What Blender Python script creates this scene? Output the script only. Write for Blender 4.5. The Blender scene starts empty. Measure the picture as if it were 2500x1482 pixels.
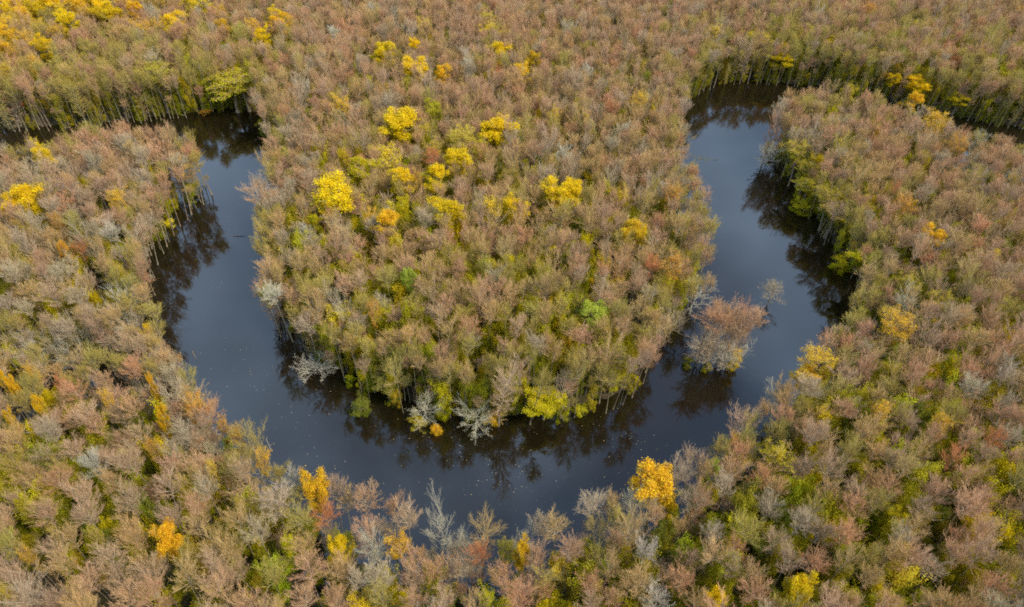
import bpy, math, random
import numpy as np
from mathutils import Matrix, Vector

# ------------------------------------------------------------------ camera, sky, sun, exposure
scene = bpy.context.scene
COL = scene.collection
CAM_H = 120.0
F_PX = 1667.0                      # focal length in pixels of a 2500 px wide frame
PITCH = math.radians(42.6)         # below the horizon
ROLL = math.radians(3.2)
cam_data = bpy.data.cameras.new('camera')
cam = bpy.data.objects.new('camera', cam_data)
COL.objects.link(cam)
cam_data.sensor_width = 36.0
cam_data.lens = 36.0 * F_PX / 2500.0
cam_data.clip_start = 1.0
cam_data.clip_end = 20000.0
cam.location = (0, 0, CAM_H)
fwd = Vector((0, math.cos(PITCH), -math.sin(PITCH)))
right0 = Vector((1, 0, 0))
up0 = right0.cross(fwd)
cr, sr = math.cos(ROLL), math.sin(ROLL)
cam_r = right0 * cr + up0 * sr
cam_u = up0 * cr - right0 * sr
R = Matrix((cam_r, cam_u, -fwd)).transposed()
cam.rotation_euler = R.to_euler()
scene.camera = cam

SUN_EL, SUN_AZ = math.radians(48), math.radians(112)     # azimuth clockwise from +Y
world = bpy.data.worlds.new('World')
scene.world = world
world.use_nodes = True
wn, wl = world.node_tree.nodes, world.node_tree.links
wn.clear()
w_out = wn.new('ShaderNodeOutputWorld')
w_bg = wn.new('ShaderNodeBackground')
w_bg.inputs['Strength'].default_value = 0.12
sky = wn.new('ShaderNodeTexSky')
sky.sky_type = 'NISHITA'
sky.sun_disc = False
sky.sun_elevation = SUN_EL
sky.sun_rotation = SUN_AZ
tc = wn.new('ShaderNodeTexCoord')
mp = wn.new('ShaderNodeMapping'); mp.inputs['Scale'].default_value = (1.0, 1.0, 1.3); mp.inputs['Location'].default_value = (5.3, -2.2, 1.1)
cn = wn.new('ShaderNodeTexNoise'); cn.inputs['Scale'].default_value = 2.6; cn.inputs['Detail'].default_value = 4; cn.inputs['Roughness'].default_value = 0.5
crp = wn.new('ShaderNodeValToRGB')
crp.color_ramp.elements[0].position = 0.40; crp.color_ramp.elements[0].color = (0.12, 0.12, 0.12, 1)
crp.color_ramp.elements[1].position = 0.64; crp.color_ramp.elements[1].color = (0.75, 0.75, 0.75, 1)
cmix = wn.new('ShaderNodeMix'); cmix.data_type = 'RGBA'
cmix.inputs[7].default_value = (6.6, 9.2, 12.8, 1)          # pale cloud
wl.new(tc.outputs['Generated'], mp.inputs['Vector']); wl.new(mp.outputs[0], cn.inputs['Vector'])
wl.new(cn.outputs['Fac'], crp.inputs['Fac']); wl.new(crp.outputs['Color'], cmix.inputs[0])
wl.new(sky.outputs['Color'], cmix.inputs[6]); wl.new(cmix.outputs[2], w_bg.inputs['Color'])
wl.new(w_bg.outputs[0], w_out.inputs[0])

sun_data = bpy.data.lights.new('sun', 'SUN')
sun_data.energy = 3.1
sun_data.angle = math.radians(16)
sun_data.color = (1.0, 0.89, 0.70)
sun = bpy.data.objects.new('sun', sun_data)
COL.objects.link(sun)
sd = Vector((math.sin(SUN_AZ) * math.cos(SUN_EL), math.cos(SUN_AZ) * math.cos(SUN_EL), math.sin(SUN_EL)))
sun.rotation_euler = sd.to_track_quat('Z', 'Y').to_euler()
sun.location = (0, 150, 200)

scene.view_settings.view_transform = 'Standard'
scene.view_settings.look = 'None'
scene.view_settings.gamma = 1.0
scene.view_settings.exposure = 0.68
scene.view_settings.use_curve_mapping = False
scene.render.engine = 'CYCLES'
scene.cycles.use_denoising = False
scene.cycles.pixel_filter_type = 'BLACKMAN_HARRIS'
scene.cycles.filter_width = 1.8
scene.cycles.sample_clamp_direct = 3.0
scene.cycles.sample_clamp_indirect = 2.0
scene.cycles.max_bounces = 6
scene.cycles.diffuse_bounces = 3

# ------------------------------------------------------------------ camera geometry helpers (2500 x 1482 frame)
C0 = np.array((0, 0, CAM_H)); Rr = np.array(cam_r); Uu = np.array(cam_u); Ff = np.array(fwd)
def unproj(px, py, z=0.0):
    """the point of the world at height z that is seen at this place of the photograph"""
    d = Rr * ((px - 1250) / F_PX) - Uu * ((py - 741) / F_PX) + Ff
    t = (z - CAM_H) / d[2]
    return C0 + d * t
def proj(P):
    P = np.atleast_2d(P) - C0
    dz = P @ Ff
    return 1250 + F_PX * (P @ Rr) / dz, 741 - F_PX * (P @ Uu) / dz, dz

rng = np.random.default_rng(11)
random.seed(5)

def tag(o, label=None, cat=None, group=None, kind=None):
    if label: o['label'] = label
    if cat: o['category'] = cat
    if group: o['group'] = group
    if kind: o['kind'] = kind
    return o

# ------------------------------------------------------------------ materials
def new_mat(name):
    m = bpy.data.materials.new(name); m.use_nodes = True
    n, l = m.node_tree.nodes, m.node_tree.links
    b = n['Principled BSDF']
    return m, n, l, b
def mixc(n, l, a, b, f, mode='MIX'):
    x = n.new('ShaderNodeMix'); x.data_type = 'RGBA'; x.blend_type = mode
    for sock, v in ((x.inputs[6], a), (x.inputs[7], b), (x.inputs[0], f)):
        if hasattr(v, 'is_linked') or hasattr(v, 'links'): l.new(v, sock)
        else: sock.default_value = v
    return x.outputs[2]
def attr(n, name, typ='GEOMETRY'):
    a = n.new('ShaderNodeAttribute'); a.attribute_name = name; a.attribute_type = typ
    return a
def maprange(n, l, v, a, b, c, d):
    m = n.new('ShaderNodeMapRange'); l.new(v, m.inputs[0])
    for i, x in enumerate((a, b, c, d)): m.inputs[i + 1].default_value = x
    return m.outputs[0]
def noise(n, l, scale, detail=3, vec=None):
    t = n.new('ShaderNodeTexNoise'); t.inputs['Scale'].default_value = scale; t.inputs['Detail'].default_value = detail
    if vec is not None: l.new(vec, t.inputs['Vector'])
    return t.outputs['Fac']
def geo_pos(n):
    return n.new('ShaderNodeNewGeometry').outputs['Position']

def bark_material():
    m, n, l, b = new_mat('bark')
    t = attr(n, 'tint', 'INSTANCER').outputs['Color']
    f = noise(n, l, 3.0, 4, geo_pos(n))
    base = mixc(n, l, (0.11, 0.09, 0.065, 1), (0.30, 0.28, 0.22, 1), maprange(n, l, f, 0.35, 0.68, 0, 1))
    c = mixc(n, l, base, t, 0.18)
    l.new(c, b.inputs['Base Color']); b.inputs['Roughness'].default_value = 0.9
    b.inputs['Specular IOR Level'].default_value = 0.0
    return m
def twig_material():
    m, n, l, b = new_mat('twigs')
    t = attr(n, 'tint', 'INSTANCER').outputs['Color']
    lvl = attr(n, 'lvl').outputs['Fac']; rnd = attr(n, 'rnd').outputs['Fac']
    limb = mixc(n, l, (0.36, 0.32, 0.25, 1), t, 0.40)
    c = mixc(n, l, limb, t, lvl)
    k = maprange(n, l, rnd, 0, 1, 0.72, 1.3)
    cc = n.new('ShaderNodeCombineColor'); [l.new(k, cc.inputs[i]) for i in range(3)]
    c = mixc(n, l, c, cc.outputs[0], 1.0, 'MULTIPLY')
    l.new(c, b.inputs['Base Color']); b.inputs['Roughness'].default_value = 0.8
    b.inputs['Specular IOR Level'].default_value = 0.0
    return m
def leaf_material():
    m, n, l, b = new_mat('leaves')
    t = attr(n, 'tint', 'INSTANCER').outputs['Color']
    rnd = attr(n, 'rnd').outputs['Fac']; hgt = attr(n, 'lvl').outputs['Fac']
    hs = n.new('ShaderNodeHueSaturation')
    l.new(t, hs.inputs['Color'])
    l.new(maprange(n, l, rnd, 0, 1, 0.475, 0.525), hs.inputs['Hue'])
    l.new(maprange(n, l, rnd, 0, 1, 0.75, 1.25), hs.inputs['Value'])
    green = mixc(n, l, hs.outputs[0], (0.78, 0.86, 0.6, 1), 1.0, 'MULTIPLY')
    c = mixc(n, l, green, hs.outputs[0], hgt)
    l.new(c, b.inputs['Base Color']); b.inputs['Roughness'].default_value = 0.6
    b.inputs['Specular IOR Level'].default_value = 0.1
    tr = n.new('ShaderNodeBsdfTranslucent'); l.new(c, tr.inputs['Color'])
    ms = n.new('ShaderNodeMixShader'); ms.inputs[0].default_value = 0.35
    l.new(b.outputs[0], ms.inputs[1]); l.new(tr.outputs[0], ms.inputs[2])
    l.new(ms.outputs[0], n['Material Output'].inputs[0])
    return m
def ground_material():
    m, n, l, b = new_mat('swamp_floor')
    p = geo_pos(n)
    a = noise(n, l, 0.9, 6, p); g = noise(n, l, 0.07, 3, p); s = noise(n, l, 7.0, 4, p)
    c = mixc(n, l, (0.022, 0.017, 0.008, 1), (0.085, 0.06, 0.025, 1), maprange(n, l, a, 0.38, 0.65, 0, 1))
    c = mixc(n, l, c, (0.07, 0.07, 0.012, 1), maprange(n, l, g, 0.45, 0.62, 0.0, 0.6))
    c = mixc(n, l, c, (0.26, 0.17, 0.06, 1), maprange(n, l, s, 0.62, 0.74, 0, 0.5))
    l.new(c, b.inputs['Base Color']); b.inputs['Roughness'].default_value = 0.95
    bm = n.new('ShaderNodeBump'); bm.inputs['Strength'].default_value = 0.6; bm.inputs['Distance'].default_value = 0.3
    l.new(a, bm.inputs['Height']); l.new(bm.outputs[0], b.inputs['Normal'])
    return m
def water_material():
    m, n, l, b = new_mat('dark_river_water')
    p = geo_pos(n)
    f = noise(n, l, 0.02, 2, p)
    c = mixc(n, l, (0.006, 0.0045, 0.0018, 1), (0.010, 0.0075, 0.0035, 1), f)
    l.new(c, b.inputs['Base Color'])
    b.inputs['Roughness'].default_value = 0.03
    b.inputs['IOR'].default_value = 1.72
    w = noise(n, l, 0.8, 3, p)
    bm = n.new('ShaderNodeBump'); bm.inputs['Strength'].default_value = 0.02; bm.inputs['Distance'].default_value = 0.2
    l.new(w, bm.inputs['Height']); l.new(bm.outputs[0], b.inputs['Normal'])
    return m
M_BARK, M_TWIG, M_LEAF = bark_material(), twig_material(), leaf_material()
M_GROUND, M_WATER = ground_material(), water_material()

# ------------------------------------------------------------------ the river's outline
# banks read off the photograph: (x, y, height of what is seen there: 0 = waterline, 17-19 = shoulder of the crowns)
LEFT_BANK = [(-260, 400, 19), (-130, 375, 19), (0, 358, 19), (60, 347, 19), (130, 326, 19), (250, 306, 19), (350, 301, 19),
    (425, 308, 18), (475, 340, 17), (497, 385, 13), (512, 462, 0), (500, 488, 0), (462, 528, 0), (432, 555, 0), (396, 618, 0),
    (380, 655, 0), (372, 720, 0), (372, 780, 0), (390, 850, 0), (455, 985, 0), (490, 1040, 0)]
NEAR_BANK = [(480, 965, 18), (530, 1020, 18), (590, 1070, 18), (650, 1105, 18), (740, 1170, 18), (860, 1200, 18),
    (940, 1228, 18), (985, 1258, 18), (1060, 1275, 18), (1130, 1280, 17), (1210, 1286, 16), (1290, 1276, 17), (1400, 1258, 18),
    (1480, 1232, 18), (1540, 1206, 18), (1640, 1162, 18), (1700, 1128, 18), (1745, 1100, 18), (1795, 1070, 18), (1825, 1040, 18),
    (1850, 1000, 18), (1895, 980, 17), (1945, 930, 17), (1960, 895, 17)]
RIGHT_BANK = [(2005, 925, 0), (2058, 835, 0), (2090, 765, 0), (2094, 712, 0), (2083, 680, 0), (2052, 640, 0), (2020, 602, 0),
    (1990, 550, 0), (1950, 490, 0), (1915, 445, 0), (1895, 400, 0), (1890, 360, 5), (1888, 305, 16), (1908, 270, 17), (1952, 232, 17),
    (2000, 212, 18), (2050, 207, 18), (2130, 222, 18), (2230, 249, 18), (2330, 284, 18), (2400, 317, 18), (2480, 334, 18),
    (2620, 365, 18), (2780, 410, 18)]
FAR_RIGHT = [(2860, 350, 0), (2680, 335, 0), (2500, 318, 0), (2400, 302, 0), (2300, 278, 0), (2200, 254, 0), (2100, 236, 0),
    (2000, 218, 0), (1960, 211, 0), (1900, 207, 0), (1850, 203, 0), (1800, 203, 0), (1740, 212, 0), (1705, 226, 0),
    (1682, 248, 0), (1650, 268, 0)]
INNER_BANK = [(1648, 300, 8), (1656, 325, 15), (1680, 375, 17), (1692, 425, 18), (1726, 495, 18), (1743, 545, 18), (1733, 600, 18),
    (1722, 660, 18), (1700, 780, 0), (1650, 790, 0), (1606, 832, 0), (1580, 895, 0), (1545, 950, 0), (1500, 985, 0), (1450, 1002, 0),
    (1400, 1012, 0), (1300, 1020, 0), (1230, 1026, 0), (1100, 1020, 0), (1010, 1000, 0), (950, 975, 0), (900, 955, 0),
    (850, 930, 0), (800, 900, 0), (755, 872, 0), (726, 848, 0), (700, 820, 0), (652, 690, 17), (642, 615, 18), (630, 550, 18), (638, 482, 18),
    (652, 420, 18), (663, 370, 18), (673, 325, 17), (664, 305, 6)]
FAR_LEFT = [(640, 281, 0), (560, 272, 0), (500, 278, 0), (430, 287, 0), (300, 303, 0), (200, 312, 0), (100, 318, 0), (0, 323, 0),
    (-260, 338, 0)]
NEAR_BANK = [(a, b, c + 1.0) for a, b, c in NEAR_BANK]
INNER_BANK = [(a, b + 12 if c == 0 and b > 900 else b, c) for a, b, c in INNER_BANK]
RIVER = np.array([unproj(*p)[:2] for p in LEFT_BANK + NEAR_BANK + RIGHT_BANK + FAR_RIGHT + INNER_BANK + FAR_LEFT])
CREEK = np.array([unproj(*p)[:2] for p in [(-160, 930, 0), (60, 912, 0), (150, 903, 0), (250, 893, 0), (380, 876, 0),
    (440, 893, 12), (400, 878, 12), (330, 882, 12), (230, 894, 12), (160, 911, 12), (40, 926, 12), (-160, 950, 12)]])

def poly_dist(P, poly):
    """signed distance in metres, negative inside the polygon"""
    A = poly; B = np.roll(poly, -1, axis=0)
    out = np.full(len(P), 1e9); inside = np.zeros(len(P), bool)
    for a, b in zip(A, B):
        ab = b - a
        t = np.clip(((P - a) @ ab) / max(ab @ ab, 1e-9), 0, 1)
        d = np.hypot(*(P - a - t[:, None] * ab).T)
        out = np.minimum(out, d)
        c = (a[1] > P[:, 1]) != (b[1] > P[:, 1])
        with np.errstate(divide='ignore', invalid='ignore'):
            xi = (b[0] - a[0]) * (P[:, 1] - a[1]) / (b[1] - a[1]) + a[0]
        inside ^= c & (P[:, 0] < xi)
    return np.where(inside, -out, out)
def ground_dist(P):
    return np.minimum(poly_dist(P, RIVER), poly_dist(P, CREEK) + 1.0)

# places where the trees stand in water behind the bank
FLOODS = [(unproj(1130, 1400)[:2], 8), (unproj(790, 1400)[:2], 4), (unproj(240, 1010)[:2], 4), (unproj(425, 520)[:2], 10), (unproj(410, 470)[:2], 7)]
def value_noise(P, s, seed):
    r = np.random.default_rng(seed); T = r.random((64, 64))
    q = P / s; i = np.floor(q).astype(int); f = q - i; f = f * f * (3 - 2 * f)
    g = lambda a, b: T[(i[:, 0] + a) % 64, (i[:, 1] + b) % 64]
    return (g(0, 0) * (1 - f[:, 0]) + g(1, 0) * f[:, 0]) * (1 - f[:, 1]) + (g(0, 1) * (1 - f[:, 0]) + g(1, 1) * f[:, 0]) * f[:, 1]
def terrain_z(P):
    P = np.atleast_2d(P)
    d = ground_dist(P) + (value_noise(P, 4.0, 3) - 0.5) * 2.0
    z = np.clip((d - 3.0) * 0.13, -1.6, 0.22) + (value_noise(P, 9.0, 1) - 0.5) * 0.25 + (value_noise(P, 2.5, 2) - 0.5) * 0.16
    for c, r in FLOODS:
        z -= 0.7 * np.exp(-((P - c) ** 2).sum(1) / (r * r))
    return z

def mesh_from(name, V, faces, mats, attrs=None, midx=None, smooth=True):
    """V (n,3) array, faces a list of (m,k) int arrays"""
    me = bpy.data.meshes.new(name)
    V = np.asarray(V, np.float32)
    me.vertices.add(len(V)); me.vertices.foreach_set('co', V.ravel())
    idx = np.concatenate([f.ravel() for f in faces]).astype(np.int32)
    tot = np.concatenate([np.full(len(f), f.shape[1]) for f in faces]).astype(np.int32)
    me.loops.add(len(idx)); me.loops.foreach_set('vertex_index', idx)
    me.polygons.add(len(tot))
    me.polygons.foreach_set('loop_start', np.concatenate([[0], np.cumsum(tot)[:-1]]).astype(np.int32))
    me.polygons.foreach_set('loop_total', tot)
    me.polygons.foreach_set('use_smooth', np.full(len(tot), smooth))
    for m in mats: me.materials.append(m)
    if midx is not None: me.polygons.foreach_set('material_index', np.asarray(midx, np.int32))
    for k, v in (attrs or {}).items():
        a = me.attributes.new(k, 'FLOAT', 'POINT'); a.data.foreach_set('value', np.asarray(v, np.float32))
    me.update(calc_edges=True)
    return me
def link(name, data, parent=None, loc=None, kind=None):
    o = bpy.data.objects.new(name, data); COL.objects.link(o)
    if parent is not None: o.parent = parent
    if loc is not None: o.location = loc
    if kind: o['kind'] = kind
    return o

# ground: a fine sheet round the river, coarse skirt to the horizon
xs = np.concatenate([[-9000, -4000, -1500, -700, -420], np.arange(-330, 331, 2.5), [420, 700, 1500, 4000, 9000]])
ys = np.concatenate([[-6000, -2000, -500, -100], np.arange(0, 441, 2.5), [520, 800, 1600, 4000, 12000]])
GX, GY = np.meshgrid(xs, ys)
GP = np.stack([GX.ravel(), GY.ravel()], 1)
GZ = terrain_z(GP)
nx = len(xs); I = np.arange(len(GP)).reshape(len(ys), nx)
quads = np.stack([I[:-1, :-1].ravel(), I[:-1, 1:].ravel(), I[1:, 1:].ravel(), I[1:, :-1].ravel()], 1)
link('ground', mesh_from('ground', np.column_stack([GP, GZ]), [quads], [M_GROUND]), kind='structure')
W = 9000
link('river_water', mesh_from('river_water', [(-W, -5900, 0), (W, -5900, 0), (W, 11900, 0), (-W, 11900, 0)],
     [np.array([[0, 1, 2, 3]])], [M_WATER], smooth=False), kind='structure')

# ------------------------------------------------------------------ growing trees
def norm(v):
    return v / np.maximum(np.linalg.norm(v, axis=-1, keepdims=True), 1e-9)
def tubes(lines, radii, sides, r):
    """lines (M,K,3), radii (M,K) -> verts, quads"""
    M, K, _ = lines.shape
    T = norm(np.gradient(lines, axis=1))
    ref = norm(r.normal(size=(M, 1, 3)))
    A = norm(np.cross(T, ref)); B = np.cross(T, A)
    ang = np.arange(sides) * 2 * np.pi / sides
    V = lines[:, :, None] + radii[:, :, None, None] * (A[:, :, None] * np.cos(ang)[None, None, :, None] + B[:, :, None] * np.sin(ang)[None, None, :, None])
    base = (np.arange(M)[:, None, None] * K + np.arange(K - 1)[None, :, None]) * sides
    s = np.arange(sides)[None, None, :]; s2 = (s + 1) % sides
    F = np.stack([base + s, base + s2, base + sides + s2, base + sides + s], -1).reshape(-1, 4)
    return V.reshape(-1, 3), F
def sprout(r, par, prad, n, tmin, length, spread, up, K, rad0, rad1, curve=0.25):
    """n children on every parent polyline; returns polylines and radii"""
    M, KP, _ = par.shape
    t = tmin + (1 - tmin) * (np.arange(n)[None, :] + r.random((M, n))) / n
    x = t * (KP - 1); i = np.minimum(x.astype(int), KP - 2); f = (x - i)[..., None]
    mi = np.arange(M)[:, None]
    p0 = par[mi, i] * (1 - f) + par[mi, i + 1] * f
    d = norm(par[mi, i + 1] - par[mi, i])
    plen = np.linalg.norm(par[:, -1] - par[:, 0], axis=-1)[:, None]
    perp = norm(np.cross(d, r.normal(size=(M, n, 3))))
    a = spread * (0.6 + 0.8 * r.random((M, n, 1)))
    dirs = norm(d * np.cos(a) + perp * np.sin(a) + np.array([0, 0, up]))
    L = (length * plen * (1.05 - 0.5 * t) * (0.65 + 0.7 * r.random((M, n))))[..., None]
    s = np.linspace(0, 1, K)
    bend = norm(r.normal(size=(M, n, 3))) * 0.6 + np.array([0, 0, 1.0])
    pts = p0[:, :, None] + L[..., None] * (dirs[:, :, None] * s[None, None, :, None] + bend[:, :, None] * (curve * s ** 2)[None, None, :, None])
    pts = pts.reshape(M * n, K, 3)
    rad = np.broadcast_to(np.linspace(rad0, rad1, K), (M * n, K)) * (0.8 + 0.4 * r.random((M * n, 1)))
    return pts, rad

def grow(seed, H=21, cr=3.1, cb=0.5, limbs=17, n2=7, n3=6, n4=5, el0=15, el1=70, wig=0.25, thick=1.0, spread=0.75, lean=0.5, forks=1, rb=0.21, l2=0.45, l3=0.50, l4=0.55, dome=None):
    r = np.random.default_rng(seed)
    K = 9
    s = np.linspace(0, 1, K)
    trunks, trad = [], []
    off = r.normal(size=2) * lean
    for k in range(forks):
        o2 = off + (r.normal(size=2) * 1.6 if forks > 1 else 0)
        w = np.cumsum(r.normal(size=(K, 2)) * wig * 0.5, 0) * s[:, None]
        P = np.column_stack([o2[0] * s ** 1.5 + w[:, 0], o2[1] * s ** 1.5 + w[:, 1], -0.9 + (H * 0.95 + 0.9) * s])
        if k: P[:4] = trunks[0][:4] * np.array([1, 1, 1]) ; P[4:, :2] += 0.2
        rad = rb * ((1 - s) ** 0.8 * 0.85 + 0.10) + 0.16 * np.exp(-s * 22)
        trunks.append(P); trad.append(rad / (1 if not k else 1.3))
    tr = np.array(trunks); tra = np.array(trad)
    tv, tf = tubes(tr, tra, 7, r)
    trunk = (tv, tf)
    # limbs
    L1, R1 = [], []
    n_l = max(3, limbs // forks)
    for k in range(forks):
        for j in range(n_l):
            u = (j + r.random() * 0.8) / n_l
            tz = cb + (0.95 - cb) * u * (dome or 1.0)
            x = tz * (K - 1); i = min(int(x), K - 2); f = x - i
            p0 = tr[k, i] * (1 - f) + tr[k, i + 1] * f
            az = j * 2.39996 + r.random() * 0.9 + k
            el = math.radians(el0 + (el1 - el0) * u + r.normal() * 8)
            reach = cr * (1.0 - 0.15 * (1 - u)) * (0.75 + 0.45 * r.random()) * (1.0 if u < 0.75 else 1.15 - 0.6 * (u - 0.75))
            LL = reach / max(math.cos(el), 0.45)
            LL = min(LL, (H * 1.02 - p0[2]) / max(math.sin(el), 0.2) + 0.8)
            d = np.array([math.cos(az) * math.cos(el), math.sin(az) * math.cos(el), math.sin(el)])
            if dome:        # the limb ends just inside a rounded crown
                hz = 0.5 * (1 - cb) * H; qc = (p0 - np.array([tr[k, -1, 0] * 0.8, tr[k, -1, 1] * 0.8, H - hz])) / np.array([cr, cr, hz])
                qd = d / np.array([cr, cr, hz]); A_, B_, C_ = qd @ qd, 2 * qc @ qd, qc @ qc - 1
                LL = (-B_ + math.sqrt(max(B_ * B_ - 4 * A_ * C_, 0))) / (2 * A_) * (0.70 + 0.25 * r.random())
                LL = max(LL, 0.4)
            ss = np.linspace(0, 1, 5)
            jit = np.cumsum(r.normal(size=(5, 3)) * 0.045 * LL, 0) * ss[:, None]
            pts = p0 + LL * (d * ss[:, None] * 0.9 + np.array([0, 0, 0.22]) * (ss ** 2)[:, None]) + jit
            L1.append(pts); R1.append(np.linspace(0.062, 0.022, 5) * thick)
    L1 = np.array(L1); R1 = np.array(R1)
    L2, R2 = sprout(r, L1, R1, n2, 0.18, l2, spread, 0.25, 4, 0.026 * thick, 0.013 * thick, 0.22)
    L3, R3 = sprout(r, L2, R2, n3, 0.15, l3, spread * 0.85, 0.25, 3, 0.0145 * thick, 0.008 * thick, 0.2)
    V, F, lv, rn = [], [], [], []
    off_ = 0
    sets = [(L1, R1, 4, 0.0), (L2, R2, 3, 0.35), (L3, R3, 3, 0.8)]
    if n4:
        L4, R4 = sprout(r, L3, R3, n4, 0.15, l4, spread * 0.8, 0.15, 2, 0.0095 * thick, 0.0055 * thick, 0.1)
        sets.append((L4, R4, 3, 1.0))
    else:
        L4 = L3
    for P, Rd, sd_, lev in sets:
        v, f = tubes(P, Rd, sd_, r)
        V.append(v); F.append(f + off_); off_ += len(v)
        lv.append(np.full(len(v), lev)); q = r.random(len(P)); rn.append(np.repeat(q, P.shape[1] * sd_))
    crown = (np.concatenate(V), np.concatenate(F), np.concatenate(lv), np.concatenate(rn))
    tips = L3[:, -1] if not n4 else L4[:, -1]
    return trunk, crown, tips, L3
def leaves_at(r, pts, count, size, scatter, cluster=None):
    c = pts[r.integers(0, len(pts), count)] + r.normal(size=(count, 3)) * scatter
    if cluster is not None:          # leaves gathered in lumps, gaps between them
        ks = pts[r.integers(0, len(pts), cluster)]
        d = ((c[:, None] - ks[None]) ** 2).sum(-1).min(1)
        c = c[d < np.quantile(d, 0.86)]
    n = norm(r.normal(size=(len(c), 3)) + np.array([0, 0, 0.7]))
    a = norm(np.cross(n, r.normal(size=(len(c), 3)))); b = np.cross(n, a)
    s = size * (0.6 + 0.8 * r.random((len(c), 1)))
    fold = n * s * 0.25
    V = np.stack([c - a * s, c + b * s * 0.6 + fold, c + a * s, c - b * s * 0.6 + fold], 1).reshape(-1, 3)
    F = np.arange(len(c) * 4).reshape(-1, 4)
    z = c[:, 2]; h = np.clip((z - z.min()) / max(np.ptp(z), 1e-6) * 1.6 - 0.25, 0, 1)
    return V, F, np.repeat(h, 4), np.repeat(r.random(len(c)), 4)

class Kind: pass
def make_kind(name, seed, leafy=None, **kw):
    k = Kind(); k.name = name
    (tv, tf), (cv, cf, lv, rn), tips, L3 = grow(seed, **kw)
    k.H = cv[:, 2].max(); rr = np.hypot(cv[:, 0] - cv[:, 0].mean(), cv[:, 1] - cv[:, 1].mean())
    k.D = 2 * np.quantile(rr, 0.93)
    k.trunk = mesh_from(name + '_trunk', tv, [tf], [M_BARK])
    k.crown = mesh_from(name + '_crown', cv, [cf], [M_TWIG], {'lvl': lv, 'rnd': rn})
    k.leaf = None
    if leafy:
        r = np.random.default_rng(seed + 999)
        v, f, h, q = leaves_at(r, tips if leafy.get('tips', True) else L3.reshape(-1, 3), leafy['n'], leafy['size'], leafy['scatter'], leafy.get('cluster'))
        k.leaf = mesh_from(name + '_leaf', v, [f], [M_LEAF], {'lvl': h, 'rnd': q}, smooth=False)
    k.src = None
    return k

NB = 20
BARE = []
for i in range(NB):
    rr = random.Random(100 + i)
    BARE.append(make_kind('bare%d' % i, 200 + i, H=20.5 + 1.5 * rr.random(), cr=2.1 + 0.4 * rr.random(), cb=(0.72 if i % 4 else 0.60) + 0.06 * rr.random(),
        limbs=rr.choice([17, 20, 23]), n2=rr.choice([7, 8]), n3=6, n4=5, el0=rr.choice([0, 8, 16]), el1=rr.choice([76, 82]), dome=0.55 + 0.2 * rr.random(),
        spread=0.48 + 0.14 * rr.random(), l2=0.52, l3=0.55, l4=0.6, lean=0.4 + 0.7 * rr.random(), thick=0.66 + 0.12 * rr.random(), rb=0.115))
SLIM = [make_kind('slim%d' % i, 300 + i, H=20, cr=1.9, cb=0.16 + 0.05 * i, limbs=36, n2=7, n3=6, n4=5, el0=2, el1=62, thick=0.74, rb=0.12, lean=0.8, spread=0.5, l2=0.55, l3=0.55) for i in range(5)]
ROUND = [make_kind('round%d' % i, 350 + i, H=10, cr=3.1, cb=0.24, limbs=22, n2=8, n3=6, n4=5, el0=5, el1=78, dome=0.7, thick=0.6, rb=0.13, lean=0.2) for i in range(3)]
PALE = [make_kind('pale%d' % i, 400 + i, H=17, cr=4.3, cb=0.32, limbs=15, n2=8, n3=6, n4=5, el0=5, el1=58, wig=0.6, thick=0.85, spread=0.55, l2=0.55, l3=0.55, lean=1.5, rb=0.22) for i in range(5)]
LEAFY = [make_kind('leafy%d' % i, 500 + i, leafy=dict(n=21000, size=0.098, scatter=0.24, cluster=40 if i % 2 else 90), H=19, cr=3.0, cb=0.60, dome=0.7,
        limbs=16, n2=6, n3=5, n4=3, el0=12, el1=68) for i in range(6)]
SPARSE = [make_kind('sparse%d' % i, 600 + i, leafy=dict(n=5000, size=0.088, scatter=0.15, cluster=12), H=20, cr=3.0, cb=0.62, dome=0.7,
        limbs=18, n2=7, n3=6, n4=5, thick=0.8) for i in range(3)]
SHRUB = [make_kind('shrub%d' % i, 700 + i, leafy=dict(n=6500, size=0.098, scatter=0.25, cluster=30), H=5.5, cr=2.3, cb=0.10,
        limbs=14, n2=6, n3=5, n4=0, el0=10, el1=70, rb=0.07, thick=0.6, wig=0.3) for i in range(5)]

# ------------------------------------------------------------------ colours of twigs and leaves
TW = {'rosy': (0.57, 0.335, 0.175), 'tawny': (0.55, 0.36, 0.14), 'grey': (0.50, 0.39, 0.245), 'olive': (0.46, 0.355, 0.08),
      'pale': (0.57, 0.51, 0.37), 'mauve': (0.52, 0.345, 0.20), 'rust': (0.56, 0.22, 0.08), 'salmon': (0.58, 0.305, 0.145)}
TWORD = {'rosy': 'rosy brown', 'tawny': 'tawny', 'grey': 'grey', 'olive': 'olive brown', 'pale': 'pale grey', 'mauve': 'mauve grey',
         'rust': 'rust red', 'salmon': 'salmon brown'}
LF = {'yellow': (0.78, 0.54, 0.01), 'gold': (0.74, 0.44, 0.02), 'orange': (0.62, 0.31, 0.04), 'olive': (0.40, 0.35, 0.015),
      'dullyellow': (0.52, 0.41, 0.03), 'lime': (0.40, 0.44, 0.05), 'green': (0.24, 0.245, 0.03), 'ygreen': (0.53, 0.43, 0.01)}
LWORD = {'yellow': 'bright yellow', 'gold': 'golden', 'orange': 'orange', 'olive': 'olive', 'dullyellow': 'dull yellow', 'lime': 'lime green',
         'green': 'mossy green', 'ygreen': 'yellow-green'}
def jitter(c, r, a=0.07):
    k = 1 + r.normal() * a
    return tuple(float(np.clip(x * k * (1 + r.normal() * a * 0.35), 0.01, 0.9)) for x in c)

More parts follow.
